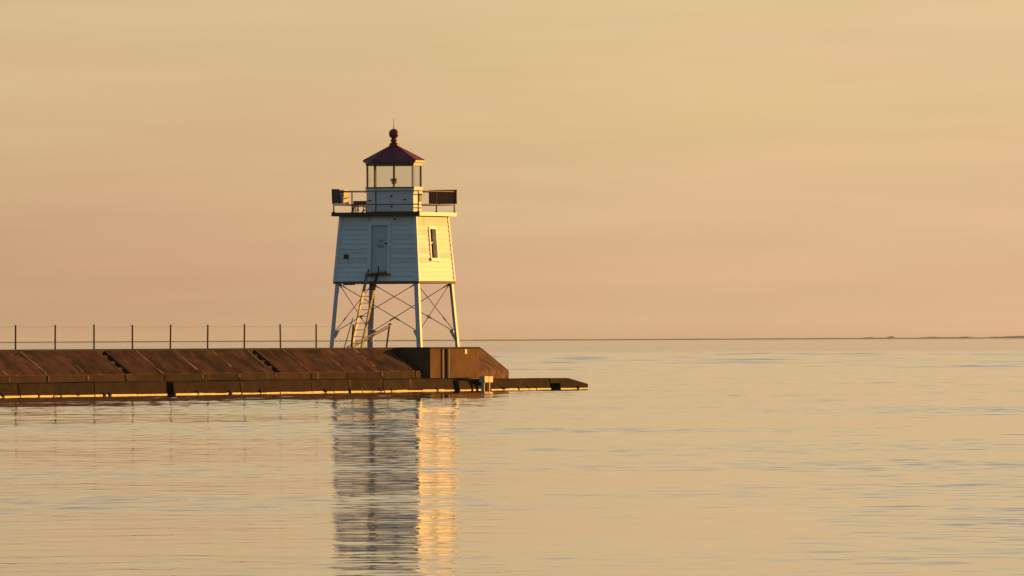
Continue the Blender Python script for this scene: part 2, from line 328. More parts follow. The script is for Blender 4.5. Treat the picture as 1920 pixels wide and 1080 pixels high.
# core (shows as pale lime in the joints), top, back side
c = 0.012
stairs = [(-34.58, -33.97), (-20.60, -19.98), (-6.74, -5.935)]
cu = [U0] + [x for st in stairs for x in st] + [END - 0.4]
for k, (a, b) in enumerate(zip(cu, cu[1:])):
    if k % 2 == 0: P(MB().extrude([(-V0 + c, ZT - c), (V0 - c, ZT - c - 0.02), (VS - c, ZS - c), (VS - c, -1.5), (-VS, -1.5), (-VS, ZS)], a, b - 0.004), 'core', 'mortar')
    else: P(MB().extrude([(-V0 + c, ZT - c), (V0 - 0.6, ZT - c), (V0 - 0.5, ZS - 0.3), (VS - 0.25, ZS - 0.3), (VS - 0.25, -1.5), (-VS, -1.5), (-VS, ZS)], a, b - 0.004), 'core', 'mortar')
def slab(u0, u1, th=0.16, jit=0.012):
    a, b = random.uniform(-jit, jit), random.uniform(-jit, jit)
    e = lambda u, d: [(V0 + 0.0, u, ZT - 0.02 + d), (VS + 0.0 + d * 0.5, u, ZS + d * 0.5)]
    (x0, y0, z0), (x1, y1, z1) = e(u0, a); (X0, Y0, Z0), (X1, Y1, Z1) = e(u1, b)
    nx, nz = 0.617 * th, 0.787 * th
    return MB().hexa([(x0 - nx, u0, z0 - nz), (x1 - nx, u0, z1 - nz), (X1 - nx, u1, Z1 - nz), (X0 - nx, u1, Z0 - nz)],
                     [(x0, u0, z0), (x1, u0, z1), (X1, u1, Z1), (X0, u1, Z0)])
bays = []
for a, b in zip(J, J[1:] + [-3.3, 0.0, END]):
    s = a + 0.05; e = b - 0.05
    for (n0, n1) in stairs:
        if s <= n0 + 0.1 and n1 - 0.05 < b and n1 > s: s = n1
        elif s < n1 and n0 < s: s = n1
    if e == END - 0.05: e = END
    bays.append((s, e))
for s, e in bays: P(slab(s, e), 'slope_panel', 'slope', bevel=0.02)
for a, b in zip(J, J[1:] + [-3.3, 0.0, END]):
    h0 = ZL - 0.3
    e = END if b == END else b - 0.03
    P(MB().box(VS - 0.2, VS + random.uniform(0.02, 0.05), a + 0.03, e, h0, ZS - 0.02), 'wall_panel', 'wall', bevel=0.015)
    P(MB().hexa([(-V0, a + 0.01, ZT - 0.2), (V0 + 0.03, a + 0.01, ZT - 0.2), (V0 + 0.03, e, ZT - 0.2), (-V0, e, ZT - 0.2)],
                [(-V0, a + 0.01, ZT), (V0 + 0.03, a + 0.01, ZT), (V0 + 0.03, e, ZT + 0.004), (-V0, e, ZT)]), 'top_slab', 'deckstone', bevel=0.02)
# lime that has run out of the joints: thin uneven crusts down the slope and the wall
for u in J[1:]:
    for q in range(random.choice((3, 4))):
        f0 = 0.02 + 0.25 * q + random.uniform(0, 0.08); f1 = min(0.98, f0 + random.uniform(0.16, 0.34)); w0, w1 = random.uniform(0.08, 0.19), random.uniform(0.07, 0.20); du = random.uniform(-0.04, 0.05)
        pt = lambda f, uu, o: (V0 + RUN * f + 0.617 * o, uu + du, ZT - 0.02 - (ZT - ZS - 0.02) * f + 0.787 * o)
        if any(n0 - 0.15 < u + du < n1 + 0.1 for n0, n1 in stairs): du -= 0.12; w0 = min(w0, 0.06); w1 = min(w1, 0.06)
        P(MB().hexa([pt(f0, u - w0, -0.03), pt(f0, u + w0, -0.03), pt(f1, u + w1, -0.03), pt(f1, u - w1, -0.03)],
                    [pt(f0, u - w0 * 0.7, 0.012), pt(f0, u + w0 * 0.7, 0.012), pt(f1, u + w1 * 0.7, 0.012), pt(f1, u - w1 * 0.7, 0.012)]), 'lime_crust', 'mortar')
    if random.random() < 0.7:
        w0 = random.uniform(0.05, 0.14)
        P(MB().box(VS - 0.02, VS + 0.062, u - w0, u + w0, ZL + random.uniform(0.0, 0.1), ZS - 0.03), 'lime_crust', 'mortar')
# end wall
P(MB().extrude([(-V0, ZT - 0.22), (V0 - 0.15, ZT - 0.22), (VS - 0.22, ZS - 0.05), (VS - 0.22, -1.5), (-VS, -1.5), (-VS, ZS)], END - 0.4, END - 0.004), 'end_wall', 'slope')
# stairs: a stepped inset between two panels
for n0, n1 in stairs:
    prof = []; ns = 4; z = ZT - 0.03; x = V0 - 0.12
    dz = (ZT - ZS - 0.03) / ns; dx = RUN / ns
    prof.append((x, ZT - 0.2)); 
    pts = [(V0 - 0.28, ZT - 0.01)]
    for k in range(ns):
        xn = V0 - 0.06 + dx * k
        pts.append((xn - 0.02, ZT - 0.01 - dz * k)); pts.append((xn, ZT - 0.01 - dz * (k + 1)))
    pts += [(VS + 0.0, ZT - 0.01 - dz * ns), (VS, ZS - 0.25), (V0 - 0.28, ZS - 0.25)]
    P(MB().extrude(pts, n0, n1 - 0.01), 'stair', 'slope')
# far cheek walls of the stair notches are the ends of the next slope panels; give them full depth
for n0, n1 in stairs[:2]:
    P(MB().extrude([(V0 - 0.3, ZT - 0.02), (V0, ZT - 0.024), (VS, ZS - 0.004), (VS, ZS - 0.2), (V0 - 0.3, ZS - 0.2)], n1 - 0.006, n1 + 0.22), 'stair_cheek', 'deckstone')
# upright concrete block with a pipe groove beside the last stair
BV, B0, B1 = 4.10, -5.933, -0.857
bl = bpy.data.objects.new('landing_block', None); col.objects.link(bl); bl.parent = pier; bl.location = OFF
def B(mb, name, m, bevel=0): return mb.build(name, m, bl, bevel=bevel)
g0, g1 = -4.85, -3.9
zb, zt = ZL - 0.02, ZT - 0.06
B(MB().box(V0 - 0.3, BV, B0, g0, zb, zt), 'block_face', 'block', bevel=0.012)
B(MB().box(V0 - 0.3, BV, g1, B1, zb, zt), 'block_face', 'block', bevel=0.012)
B(MB().box(V0 - 0.3, BV - 0.45, g0 - 0.01, g1 + 0.01, zb, zt), 'groove_back', 'deckstone')
B(MB().rod((BV - 0.1, -4.28, zb), (BV - 0.1, -4.28, zt + 0.02), 0.035), 'pipe', 'rust')
B(MB().rod((BV - 0.02, -4.02, zb), (BV - 0.02, -4.02, zt + 0.03), 0.05), 'pipe', 'palewood')
B(MB().box(BV - 0.3, BV - 0.04, g0 + 0.28, g0 + 0.42, zb, zt), 'fender_board', 'darkwood')
B(MB().box(V0 - 0.4, BV + 0.035, B0 - 0.02, B1 + 0.02, zt, ZT + 0.006), 'block_cap', 'deckstone', bevel=0.015)
B(MB().box(BV - 0.004, BV + 0.03, -2.42, -2.2, 1.48, 1.67), 'rust_plate', 'wood')
# low ledge: dark slabs above a pale scoured footing at the waterline
LJ = [U0, -74, -67, -60, -53.5, -47, -40.4, -33.86]
L2 = [-33.21, -27, -20.2, -13.2, -6.1]
def ledge(u0, u1, zt, vl=VL, tail=None):
    wob = random.uniform(-0.02, 0.02)
    if tail:
        m = MB().hull([(VS - 0.1, u0, 0.045), (vl, u0, 0.045), (VS - 0.1, u0, zt), (vl, u0, zt), (vl, tail, zt), (VS - 0.1, tail, zt), (vl, u1, 0.045), (VS - 0.1, u1, 0.045), (vl, u1, 0.21), (VS - 0.1, u1, 0.21)])
    else:
        m = MB().hexa([(VS - 0.1, u0, 0.042), (vl + wob, u0, 0.042), (vl + wob, u1, 0.042), (VS - 0.1, u1, 0.042)], [(VS - 0.1, u0, zt), (vl + wob - 0.05, u0, zt - 0.03), (vl + wob - 0.05, u1, zt - 0.02), (VS - 0.1, u1, zt)])
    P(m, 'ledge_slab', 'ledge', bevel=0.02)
    n = max(1, int((u1 - u0) / 1.1)); cuts = [u0 + 0.02 + (u1 - u0 - 0.04) * i / n + (random.uniform(-0.3, 0.3) if 0 < i < n else 0) for i in range(n + 1)]
    for a, b in zip(cuts, cuts[1:]):
        h = random.uniform(0.045, 0.068); d = random.uniform(0.0, 0.05); gp = random.choice((0.004, 0.005, 0.012))
        P(MB().hexa([(VS - 0.1, a, -1.2), (vl + 0.10, a, -1.2), (vl + 0.10, b - gp, -1.2), (VS - 0.1, b - gp, -1.2)],
                    [(VS - 0.1, a, h), (vl + d, a, h), (vl + d, b - gp, h + random.uniform(-0.012, 0.012)), (VS - 0.1, b - gp, h)]), 'footing_stone', 'scour')
for L in (LJ, L2):
    for a, b in zip(L, L[1:]): ledge(a + 0.015, b - 0.015, ZL + random.uniform(-0.015, 0.015))
ledge(-5.56, -2.9, ZLR - 0.03); ledge(-2.86, 4.0, ZLR, VL + 0.02)
P(MB().box(VS - 0.1, VL - 0.5, 3.98, 5.1, -1.2, ZLR - 0.02), 'ledge_slab', 'ledge')
P(MB().box(VS - 0.1, VL, 3.98, 5.1, ZLR - 0.2, ZLR - 0.001), 'ledge_slab', 'ledge')
ledge(5.08, 8.08, ZLR, VL, tail=5.94)
P(MB().box(VS - 0.1, VS + 0.6, -6.2, -5.5, -1.2, ZL - 0.2), 'ledge_slab', 'ledge')
P(MB().box(VS - 0.1, VS + 0.6, -33.9, -33.1, -1.2, ZL - 0.2), 'ledge_slab', 'ledge')
P(MB().hexa([(VL - 0.9, -3.7, 0.2), (VL + 0.1, -3.7, 0.2), (VL + 0.1, -3.2, 0.2), (VL - 0.9, -3.2, 0.2)],
            [(VL - 0.9, -3.7, 0.50), (VL + 0.1, -3.7, 0.40), (VL + 0.1, -3.2, 0.40), (VL - 0.9, -3.2, 0.50)]), 'ledge_slab', 'ledge', bevel=0.02)

m = MB(); u = -52.0
while u < 7.6:
    L_ = random.uniform(0.04, 0.30)
    if not (-34.2 < u < -33.0 or -6.4 < u < -5.3 or 3.6 < u < 5.3):
        m.hull([(VL - 0.03, u, 0.16), (VL - 0.03, u + L_, 0.16), (VL + 0.045, u, 0.12), (VL + 0.045, u + L_, 0.11), (VL + 0.07, u + L_ * 0.2, random.uniform(0.0, 0.05)), (VL + 0.07, u + L_ * 0.75, random.uniform(-0.01, 0.05)), (VL - 0.03, u + L_ * 0.5, 0.0)])
    u += L_ + random.choice((0.3, 1.2, 2.6, 5.0)) * random.uniform(0.5, 1.3)
wf = P(m, 'weed_fringe', 'ledge'); wf['kind'] = 'stuff'

# ------------------------------------------------------------------ fender by the ledge
fd = thing('fender_pile', 'short pale timber mooring fender standing at the waterline below the block', 'fender', (VL + 0.3, -3.9, 0))
MB().box(-0.12, 0.12, -0.02, 0.40, 0.32, 0.58).build('fender_head', 'palewood', fd, bevel=0.015)
MB().box(-0.12, 0.12, 0.43, 0.86, 0.32, 0.575).build('fender_head', 'palewood', fd, bevel=0.015)
MB().rod((0, 0.05, -1), (0, 0.1, 0.33), 0.07, 10).build('pile', 'palewood', fd)
MB().rod((0, 0.62, -1), (0, 0.6, 0.33), 0.085, 10).build('pile', 'palewood', fd)
MB().box(-0.3, -0.12, 0.0, 0.9, 0.36, 0.46).build('bracket', 'dark', fd)

# ------------------------------------------------------------------ fence
FV = 2.48
fu = [-41.54 + 3.49 * k for k in range(-8, 9)]
fence = thing('wire_fence', 'line of thin dark iron posts strung with wire along the breakwater edge', 'fence', (FV, -24, ZT))
for u in fu:
    h = 0.93 + random.uniform(-0.01, 0.015); l = random.uniform(-0.012, 0.012)
    MB().rod((0, u + 24, -0.03), (l, u + 24 + 2 * l, h), 0.034, 8).build('post', 'dark', fence)
for zz in (0.86, 0.28):
    m = MB()
    for a, b in zip(fu, fu[1:] + [-10.15]):
        if b <= a: continue
        n = 6
        for i in range(n):
            f0, f1 = i / n, (i + 1) / n; sag = lambda f: -0.10 * f * (1 - f)
            m.rod((0, a + 24 + (b - a) * f0, zz + sag(f0)), (0, a + 24 + (b - a) * f1, zz + sag(f1)), 0.0035, 4)
    m.build('wire', 'rust', fence)
# collapsed end of the fence
hr = thing('fallen_railing', 'fallen pipe railing leaning from a short post down to the ladder foot', 'railing', (FV, -6.6, ZT))
MB().rod((0, -0.02, -0.03), (0.12, 0.05, 0.93), 0.038, 8).build('post', 'rust', hr)
MB().rod((0.14, 0.12, 0.92), (-0.25, -3.35, 0.03), 0.032, 8).build('rail', 'railiron', hr)
MB().rod((0.10, 0.0, 0.80), (-0.10, -3.2, 0.02), 0.026, 8).build('rail', 'rust', hr)
MB().lathe([(0.05, 0.90), (0.075, 0.93), (0.05, 0.97)], 10, (0.12, 0.08)).build('cap', 'rust', hr)
hp = thing('bent_end_post', 'dark fence end post with a thin raking stay left of the ladder', 'post', (FV, -10.12, ZT))
MB().rod((0, 0, -0.03), (0.05, 0.1, 0.93), 0.045, 8).build('post', 'dark', hp)
MB().rod((-0.28, -0.1, -0.03), (0.0, 0.15, 1.18), 0.022, 8).build('stay', 'railiron', hp)

# ------------------------------------------------------------------ lighthouse
LH = thing('lighthouse', 'white boarded lighthouse on four splayed legs with a dark red lantern roof', 'lighthouse', (0, 0, ZT))
def Z(z): return z - ZT
def L(mb, name, m, parent=None, **k): return mb.build(name, m, parent or LH, **k)
hb, ht, zlt = 1.93, 1.735, 4.44       # leg half spacing at foot / under the cabin
corner = {'A': (-1, -1), 'B': (1, -1), 'C': (1, 1), 'D': (-1, 1)}
def legp(k, z):
    f = (z - ZT) / (zlt - ZT); h = hb + (ht - hb) * f
    return Vector((corner[k][0] * h, corner[k][1] * h, Z(z)))
for k in 'ABCD':
    sxx, syy = corner[k]; w_, t_ = 0.185, 0.022
    def lpoly(z): 
        p = legp(k, z); return [(p.x + sxx * a_, p.y + syy * b_, p.z) for a_, b_ in ((0.09, 0.09), (0.09 - w_, 0.09), (0.09 - w_, 0.09 - t_), (0.09 - t_, 0.09 - t_), (0.09 - t_, 0.09 - w_), (0.09, 0.09 - w_))]
    mb = MB(); va = [mb.bm.verts.new(p) for p in lpoly(ZT - 0.02)]; vb = [mb.bm.verts.new(p) for p in lpoly(zlt + 0.02)]
    for i in range(6): mb.bm.faces.new([va[i], va[(i + 1) % 6], vb[(i + 1) % 6], vb[i]])
    mb.bm.faces.new(va[::-1]); mb.bm.faces.new(vb)
    lg = L(mb, 'leg', 'steelwhite')
    sxx, syy = corner[k]
    L(MB().hull([legp(k, 2.0) + Vector((-sxx * 0.05, -sy_ * 0.0 + dy, 0)) for sy_ in (syy,) for dy in (-0.03, 0.03)] +
                [legp(k, 2.42) + Vector((-sxx * 0.26, dy, 0)) for dy in (-0.02, 0.02)] + [legp(k, 2.5) + Vector((-sxx * 0.05, dy, 0)) for dy in (-0.03, 0.03)]), 'gusset', 'steelwhite', lg)
    L(MB().hull([legp(k, 2.0) + Vector((dx, -syy * 0.05, 0)) for dx in (-0.03, 0.03)] +
                [legp(k, 2.42) + Vector((dx, -syy * 0.26, 0)) for dx in (-0.02, 0.02)] + [legp(k, 2.5) + Vector((dx, -syy * 0.05, 0)) for dx in (-0.03, 0.03)]), 'gusset', 'steelwhite', lg)
for a, b in ('AB', 'BC', 'CD', 'DA'):
    for p, q, s in ((a, b, 0.02), (b, a, -0.02)):
        t0, t1 = legp(p, 4.36), legp(q, 2.36); d = (t1 - t0).normalized()
        n = Vector((0, 0, 1)).cross(d); n.normalize(); t0 = t0 + n * s; t1 = t1 + n * s
        br = L(MB().rod(t0 + d * 0.05, t1 - d * 0.05, 0.016, 6), 'brace_rod', 'rust')
        L(MB().rod(t0 + d * 0.04, t0 + d * 0.38, 0.034, 8, 0.022), 'clevis', 'rust', br)
        f = 0.70 if s > 0 else 0.66
        L(MB().rod(t0.lerp(t1, f), t0.lerp(t1, f + 0.055), 0.03, 8), 'turnbuckle', 'rust', br)

# cabin: four battered walls clad in boards
zc0, zc1 = 4.44, 7.09
def hw(z): return 1.86 + (1.66 - 1.86) * (z - zc0) / (zc1 - zc0)
FACES = {'front': (Vector((0, -1, 0)), Vector((1, 0, 0))), 'right': (Vector((1, 0, 0)), Vector((0, 1, 0))),
         'back': (Vector((0, 1, 0)), Vector((-1, 0, 0))), 'left': (Vector((-1, 0, 0)), Vector((0, -1, 0)))}
def FP(face, s, z, o=0.0):            # point on a wall: s along, z height, o proud
    n, t = FACES[face]; p = n * (hw(z) + o) + t * s; return Vector((p.x, p.y, Z(z)))
def plate(face, s0, s1, z0, z1, o0, o1, ob=None, sh0=None, sh1=None):
    """slab lying on a battered wall from o0 to o1 proud"""
    a0, a1 = (s0, s1) if sh0 is None else sh0; b0, b1 = (s0, s1) if sh1 is None else sh1
    lo = o1 if ob is None else ob
    return MB().hexa([FP(face, a0, z0, o0), FP(face, a1, z0, o0), FP(face, a1, z0, lo), FP(face, a0, z0, lo)],
                     [FP(face, b0, z1, o0), FP(face, b1, z1, o0), FP(face, b1, z1, o1), FP(face, b0, z1, o1)])
DOOR = (-0.41, 0.60, 4.72, 6.84)      # casing outline on the front wall
WIN = (-0.50, 0.32, 5.28, 6.66)       # casing outline on the right wall
nb = 14; dz = (zc1 - 0.0 - zc0) / nb
# floor and ceiling close the cabin, walls stop short of the openings behind the cladding
for face in FACES:
    hole = {'front': DOOR, 'right': WIN, 'back': None, 'left': WIN}[face]
    core = MB()
    def seg(s0, s1, z0, z1, b): 
        w = plate(face, s0, s1, z0, z1, -0.12, 0.0); me = bpy.data.meshes.new('t'); w.bm.to_mesh(me); w.bm.free(); b.bm.from_mesh(me); bpy.data.meshes.remove(me)
    E_ = 0.0
    if hole is None:
        wallo = L(MB().hexa([FP(face, -hw(zc0), zc0, -0.12), FP(face, hw(zc0), zc0, -0.12), FP(face, hw(zc0), zc0), FP(face, -hw(zc0), zc0)],
                            [FP(face, -hw(zc1), zc1, -0.12), FP(face, hw(zc1), zc1, -0.12), FP(face, hw(zc1), zc1), FP(face, -hw(zc1), zc1)]), 'cabin_wall', 'white')
    else:
        s0, s1, z0, z1 = hole
        seg(-hw(zc0) + 0.14, hw(zc0) - 0.14, zc0, z0, core)
        seg(-hw(z0) + 0.14 + 0.03, s0 + 0.06, z0, z1, core); seg(s1 - 0.06, hw(z0) - 0.17, z0, z1, core)
        seg(-hw(z1) + 0.16, hw(z1) - 0.16, z1, zc1, core)
        wallo = L(core, 'cabin_wall', 'white')
    for i in range(nb):
        z0 = zc0 + dz * i; z1 = z0 + dz
        spans = [(-99, 99)]
        if hole:
            s0, s1, h0, h1 = hole
            if z1 > h0 + 0.03 and z0 < h1 - 0.03: spans = [(-99, s0 + 0.02), (s1 - 0.02, 99)]
        for a, b in spans:
            ca = lambda z, v: max(v, -(hw(z) - 0.07)); cb = lambda z, v: min(v, hw(z) - 0.07)
            L(plate(face, 0, 0, z0 + 0.001, z1 - 0.009, -0.02, 0.006, ob=0.030 + random.uniform(-0.003, 0.006),
                    sh0=(ca(z0, a), cb(z0, b)), sh1=(ca(z1, a), cb(z1, b))), 'siding_board', 'trim' if i < 3 + random.random() * 3 else ('white' if random.random() > 0.4 else 'white_old'), wallo)
for k, (sxx, syy) in corner.items():
    q = lambda z, o=0.045, i=0.07: [(sxx * (hw(z) - i), syy * (hw(z) - i), Z(z)), (sxx * (hw(z) + o), syy * (hw(z) - i), Z(z)), (sxx * (hw(z) + o), syy * (hw(z) + o), Z(z)), (sxx * (hw(z) - i), syy * (hw(z) + o), Z(z))]
    L(MB().hexa(q(zc0 - 0.01), q(zc1)), 'corner_board', 'trim')
L(MB().box(-1.90, 1.90, -1.90, 1.90, Z(zc0) - 0.10, Z(zc0) - 0.006), 'floor_frame', 'darkwood')
L(MB().box(-1.5, -1.1, -1.8, -1.5, Z(zc0) - 0.15, Z(zc0) - 0.10), 'floor_hatch', 'dark')

# door
dr = L(plate('front', DOOR[0] + 0.16, DOOR[1] - 0.12, DOOR[2] + 0.06, DOOR[3] - 0.14, -0.10, -0.055), 'door', 'door')
L(plate('front', DOOR[0], DOOR[0] + 0.15, DOOR[2], DOOR[3], -0.10, 0.06), 'casing', 'trim', dr)
L(plate('front', DOOR[1] - 0.11, DOOR[1], DOOR[2], DOOR[3], -0.10, 0.06), 'casing', 'trim', dr)
L(plate('front', DOOR[0] + 0.15, DOOR[1] - 0.11, DOOR[3] - 0.13, DOOR[3], -0.10, 0.06), 'casing', 'trim', dr)
L(MB().rod(FP('front', 0.37, 5.98, -0.02), FP('front', 0.37, 5.98, 0.07), 0.035, 10), 'knob', 'dark', dr)
L(MB().hull([FP('front', s, z, o) for s, z in ((0.02, 6.02), (0.26, 6.02), (0.19, 6.14), (0.08, 6.14)) for o in (-0.056, -0.048)]), 'notice_plate', 'grey', dr)
L(plate('front', -0.04, 0.24, 5.955, 5.985, -0.056, -0.048), 'notice_plate', 'grey', dr)
L(plate('front', -0.02, 0.27, 5.80, 5.915, -0.056, -0.050), 'notice_plate', 'grey', dr)
for i in range(7):
    s = 0.10 + 0.06 * i + random.uniform(-0.02, 0.02)
    L(plate('front', s, s + random.uniform(0.03, 0.06), 4.79, 4.79 + random.uniform(0.02, 0.09), -0.056, -0.044), 'peeled_patch', 'darkwood', dr)
L(MB().hexa([FP('front', DOOR[0] - 0.03, 4.68, 0.0), FP('front', DOOR[1] + 0.02, 4.68, 0.0), FP('front', DOOR[1] + 0.02, 4.68, 0.16), FP('front', DOOR[0] - 0.03, 4.68, 0.16)],
            [FP('front', DOOR[0] - 0.03, 4.755, 0.0), FP('front', DOOR[1] + 0.02, 4.755, 0.0), FP('front', DOOR[1] + 0.02, 4.75, 0.17), FP('front', DOOR[0] - 0.03, 4.75, 0.17)]), 'door_sill', 'darkwood')
# vent beside the door
vt = L(plate('front', -1.46, -1.26, 5.36, 5.54, 0.0, 0.045), 'vent', 'dark')
L(plate('front', -1.455, -1.37, 5.365, 5.535, 0.045, 0.055), 'vent_flap', 'fascia', vt)
L(plate('front', -1.35, -1.265, 5.365, 5.535, 0.045, 0.055), 'vent_flap', 'fascia', vt)
L(plate('front', 0.74, 0.80, 6.93, 6.99, 0.02, 0.10), 'hook', 'dark')
# windows
for face in ('right', 'left'):
    s0, s1, z0, z1 = WIN
    w = L(plate(face, s0 + 0.11, s1 - 0.11, z0 + 0.10, z1 - 0.10, -0.115, -0.10), 'window', 'interior')
    L(plate(face, s0, s0 + 0.11, z0, z1, -0.10, 0.055), 'casing', 'trim', w)
    L(plate(face, s1 - 0.11, s1, z0, z1, -0.10, 0.055), 'casing', 'trim', w)
    L(plate(face, s0 + 0.11, s1 - 0.11, z1 - 0.10, z1, -0.10, 0.06), 'casing', 'trim', w)
    L(plate(face, s0 - 0.05, s1 + 0.05, z0 - 0.02, z0 + 0.10, -0.10, 0.10), 'sill', 'trim', w)
    zm = 5.98
    L(plate(face, s0 + 0.11, s1 - 0.11, zm, zm + 0.05, -0.10, -0.06), 'meeting_rail', 'trim', w)
    L(plate(face, s0 + 0.11, s0 + 0.17, z0 + 0.10, z1 - 0.10, -0.10, -0.07), 'sash', 'trim', w)
    L(plate(face, s1 - 0.17, s1 - 0.11, z0 + 0.10, z1 - 0.10, -0.10, -0.07), 'sash', 'trim', w)
    L(plate(face, s0 + 0.19, s0 + 0.42, zm + 0.05, z1 - 0.11, -0.099, -0.085), 'shade', 'trim', w)

# gallery deck
zd0, zd1, hd = 7.09, 7.235, 1.945
dk = L(MB().box(-hd + 0.03, hd - 0.03, -hd + 0.03, hd - 0.03, Z(zd0) + 0.01, Z(zd1) - 0.004), 'gallery_deck', 'fascia')
L(MB().box(-hd, hd, -hd, -hd + 0.05, Z(zd0), Z(zd1) + 0.008), 'fascia', 'fascia', dk)['label'] = 'dark front fascia of the gallery'  # front board dark, the other three white
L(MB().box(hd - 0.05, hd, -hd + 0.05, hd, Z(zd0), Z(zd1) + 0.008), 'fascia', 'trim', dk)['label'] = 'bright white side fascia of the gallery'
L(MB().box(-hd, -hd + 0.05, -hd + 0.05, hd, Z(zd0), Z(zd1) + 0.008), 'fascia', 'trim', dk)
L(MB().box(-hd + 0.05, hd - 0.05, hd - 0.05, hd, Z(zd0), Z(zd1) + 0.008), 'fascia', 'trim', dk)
hr_ = 1.87
rl = {}
for (a, b) in (('A', 'B'), ('B', 'C'), ('C', 'D'), ('D', 'A')):
    pa = Vector((corner[a][0] * hr_, corner[a][1] * hr_, 0)); pb = Vector((corner[b][0] * hr_, corner[b][1] * hr_, 0))
    for zz in (Z(8.10), Z(7.555)):
        d = (pb - pa).normalized() * 0.02
        L(MB().rod(pa + Vector((0, 0, zz)) + d, pb + Vector((0, 0, zz)) - d, 0.024, 8), 'gallery_rail', 'railiron')
    for f in (0.0, 0.5):
        pp = pa.lerp(pb, f)
        ps = L(MB().rod(pp + Vector((0, 0, Z(zd1) - 0.01)), pp + Vector((0, 0, Z(8.115))), 0.028, 8), 'railing_post', 'dark')
        L(MB().rod(pp + Vector((0, 0, Z(zd1))), pp + Vector((0, 0, Z(zd1) + 0.05)), 0.06, 8), 'base_flange', 'dark', ps)

# lantern
RB = 1.125
def oc(r, i, z): 
    a = R(22.5 + 45 * i); return Vector((r * math.cos(a), r * math.sin(a), Z(z)))
def octa(name, m, prof, parent=None): return L(MB().lathe([(r, Z(z)) for r, z in prof], 8, phase=R(22.5)), name, m, parent)
zsill, zg1 = 8.28, 9.15
for i in range(8):      # wall panels 
    w = L(MB().hexa([oc(RB - 0.06, i, zd1), oc(RB - 0.06, i + 1, zd1), oc(RB, i + 1, zd1), oc(RB, i, zd1)],
                [oc(RB - 0.06, i, zsill - 0.24), oc(RB - 0.06, i + 1, zsill - 0.24), oc(RB, i + 1, zsill - 0.24), oc(RB, i, zsill - 0.24)]), 'lantern_wall', 'white')
    a, b = oc(RB + 0.004, i, 7.7), oc(RB + 0.004, i + 1, 7.7); n = ((a + b) * 0.5); n.z = 0; n.normalize(); up = Vector((0, 0, 1))
    tt = (b - a).normalized()
    def wp(f0, f1, z0, z1, th, nm, mt):
        p, q = a.lerp(b, f0), a.lerp(b, f1); mk = lambda zz: [Vector((p.x, p.y, Z(zz))), Vector((q.x, q.y, Z(zz))), Vector((q.x, q.y, Z(zz))) + n * th, Vector((p.x, p.y, Z(zz))) + n * th]
        return L(MB().hexa(mk(z0), mk(z1)), nm, mt, w)
    if i == 5:          # front facet: small access door
        wp(0.25, 0.85, 7.36, 8.0, 0.02, 'access_door', 'white'); wp(0.86, 0.93, 7.44, 7.52, 0.035, 'hinge', 'dark'); wp(0.86, 0.93, 7.86, 7.94, 0.035, 'hinge', 'dark')
    if i == 6: wp(0.48, 0.62, 7.74, 7.79, 0.03, 'latch', 'dark')
    if i == 4: wp(0.35, 0.6, 7.70, 7.76, 0.03, 'latch', 'dark')
    if i == 7: wp(0.66, 0.98, 7.68, 8.02, 0.02, 'dark_panel', 'brownboard')  # dark brown panel on the right facet
octa('lantern_sill', 'white', [(RB + 0.03, zsill - 0.24), (RB + 0.03, zsill - 0.065)])
octa('base_trim', 'fascia', [(RB + 0.04, zd1), (RB + 0.04, zd1 + 0.05)])
for i in range(8):
    a = oc(RB - 0.035, i, zsill); b = oc(RB - 0.035, i, zg1)
    L(MB().beam(a, b, 0.07, 0.055, up=Vector((-a.y, a.x, 0)).normalized()), 'mullion', 'wood' if i == 7 else 'lantern_frame')  # right mullion paler, sunlight on it put into the colour
    g = MB(); p = [oc(RB - 0.06, i, zsill), oc(RB - 0.06, i + 1, zsill), oc(RB - 0.06, i + 1, zg1), oc(RB - 0.06, i, zg1)]
    g.bm.faces.new([g.bm.verts.new(x) for x in p]); L(g, 'glass_pane', 'glass')
def facet_band(name, i, prof, mt):
    m = MB(); ring = []
    for r0, z0 in prof: ring.append((oc(r0, i, z0), oc(r0, i + 1, z0)))
    pts = [oc(RB - 0.2, i, prof[0][1]), oc(RB - 0.2, i + 1, prof[0][1])] + [p for q in ring for p in q] + [oc(RB - 0.2, i, prof[-1][1]), oc(RB - 0.2, i + 1, prof[-1][1])]
    return L(m.hull(pts), name, mt)
for i in range(8):
    lit = i in (7, 0)  # sun side put into the colour: lit facets white, the rest dark
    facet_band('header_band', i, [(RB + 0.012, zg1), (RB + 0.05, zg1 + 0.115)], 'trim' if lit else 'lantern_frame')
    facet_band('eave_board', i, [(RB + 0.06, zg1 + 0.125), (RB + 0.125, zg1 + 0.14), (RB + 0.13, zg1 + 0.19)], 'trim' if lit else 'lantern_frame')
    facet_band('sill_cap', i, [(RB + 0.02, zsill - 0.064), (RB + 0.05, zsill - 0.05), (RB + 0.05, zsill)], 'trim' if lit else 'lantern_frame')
roof = L(MB().lathe([(RB + 0.145, Z(9.342)), (RB + 0.145, Z(9.365)), (0.17, Z(9.95)), (0.17, Z(9.97))], 8, phase=R(22.5)), 'roof', 'red')
for i in range(8):
    L(MB().rod(oc(RB + 0.14, i, 9.372), oc(0.17, i, 9.958), 0.016, 6), 'roof_rib', 'red', roof)
fin = [(0.17, 9.94), (0.19, 9.97), (0.19, 10.03), (0.16, 10.07), (0.12, 10.09), (0.11, 10.16), (0.15, 10.18), (0.15, 10.21), (0.10, 10.225), (0.09, 10.27)]
c0, rr = 10.455, 0.205
fin += [(rr * math.cos(t_), c0 + rr * math.sin(t_)) for t_ in np.linspace(-1.05, 1.45, 14)]
fin += [(0.02, 10.67), (0.012, 10.76)]
fo = L(MB().lathe([(r, Z(z)) for r, z in fin], 24), 'finial', 'red', roof)
fo.data.shade_smooth()
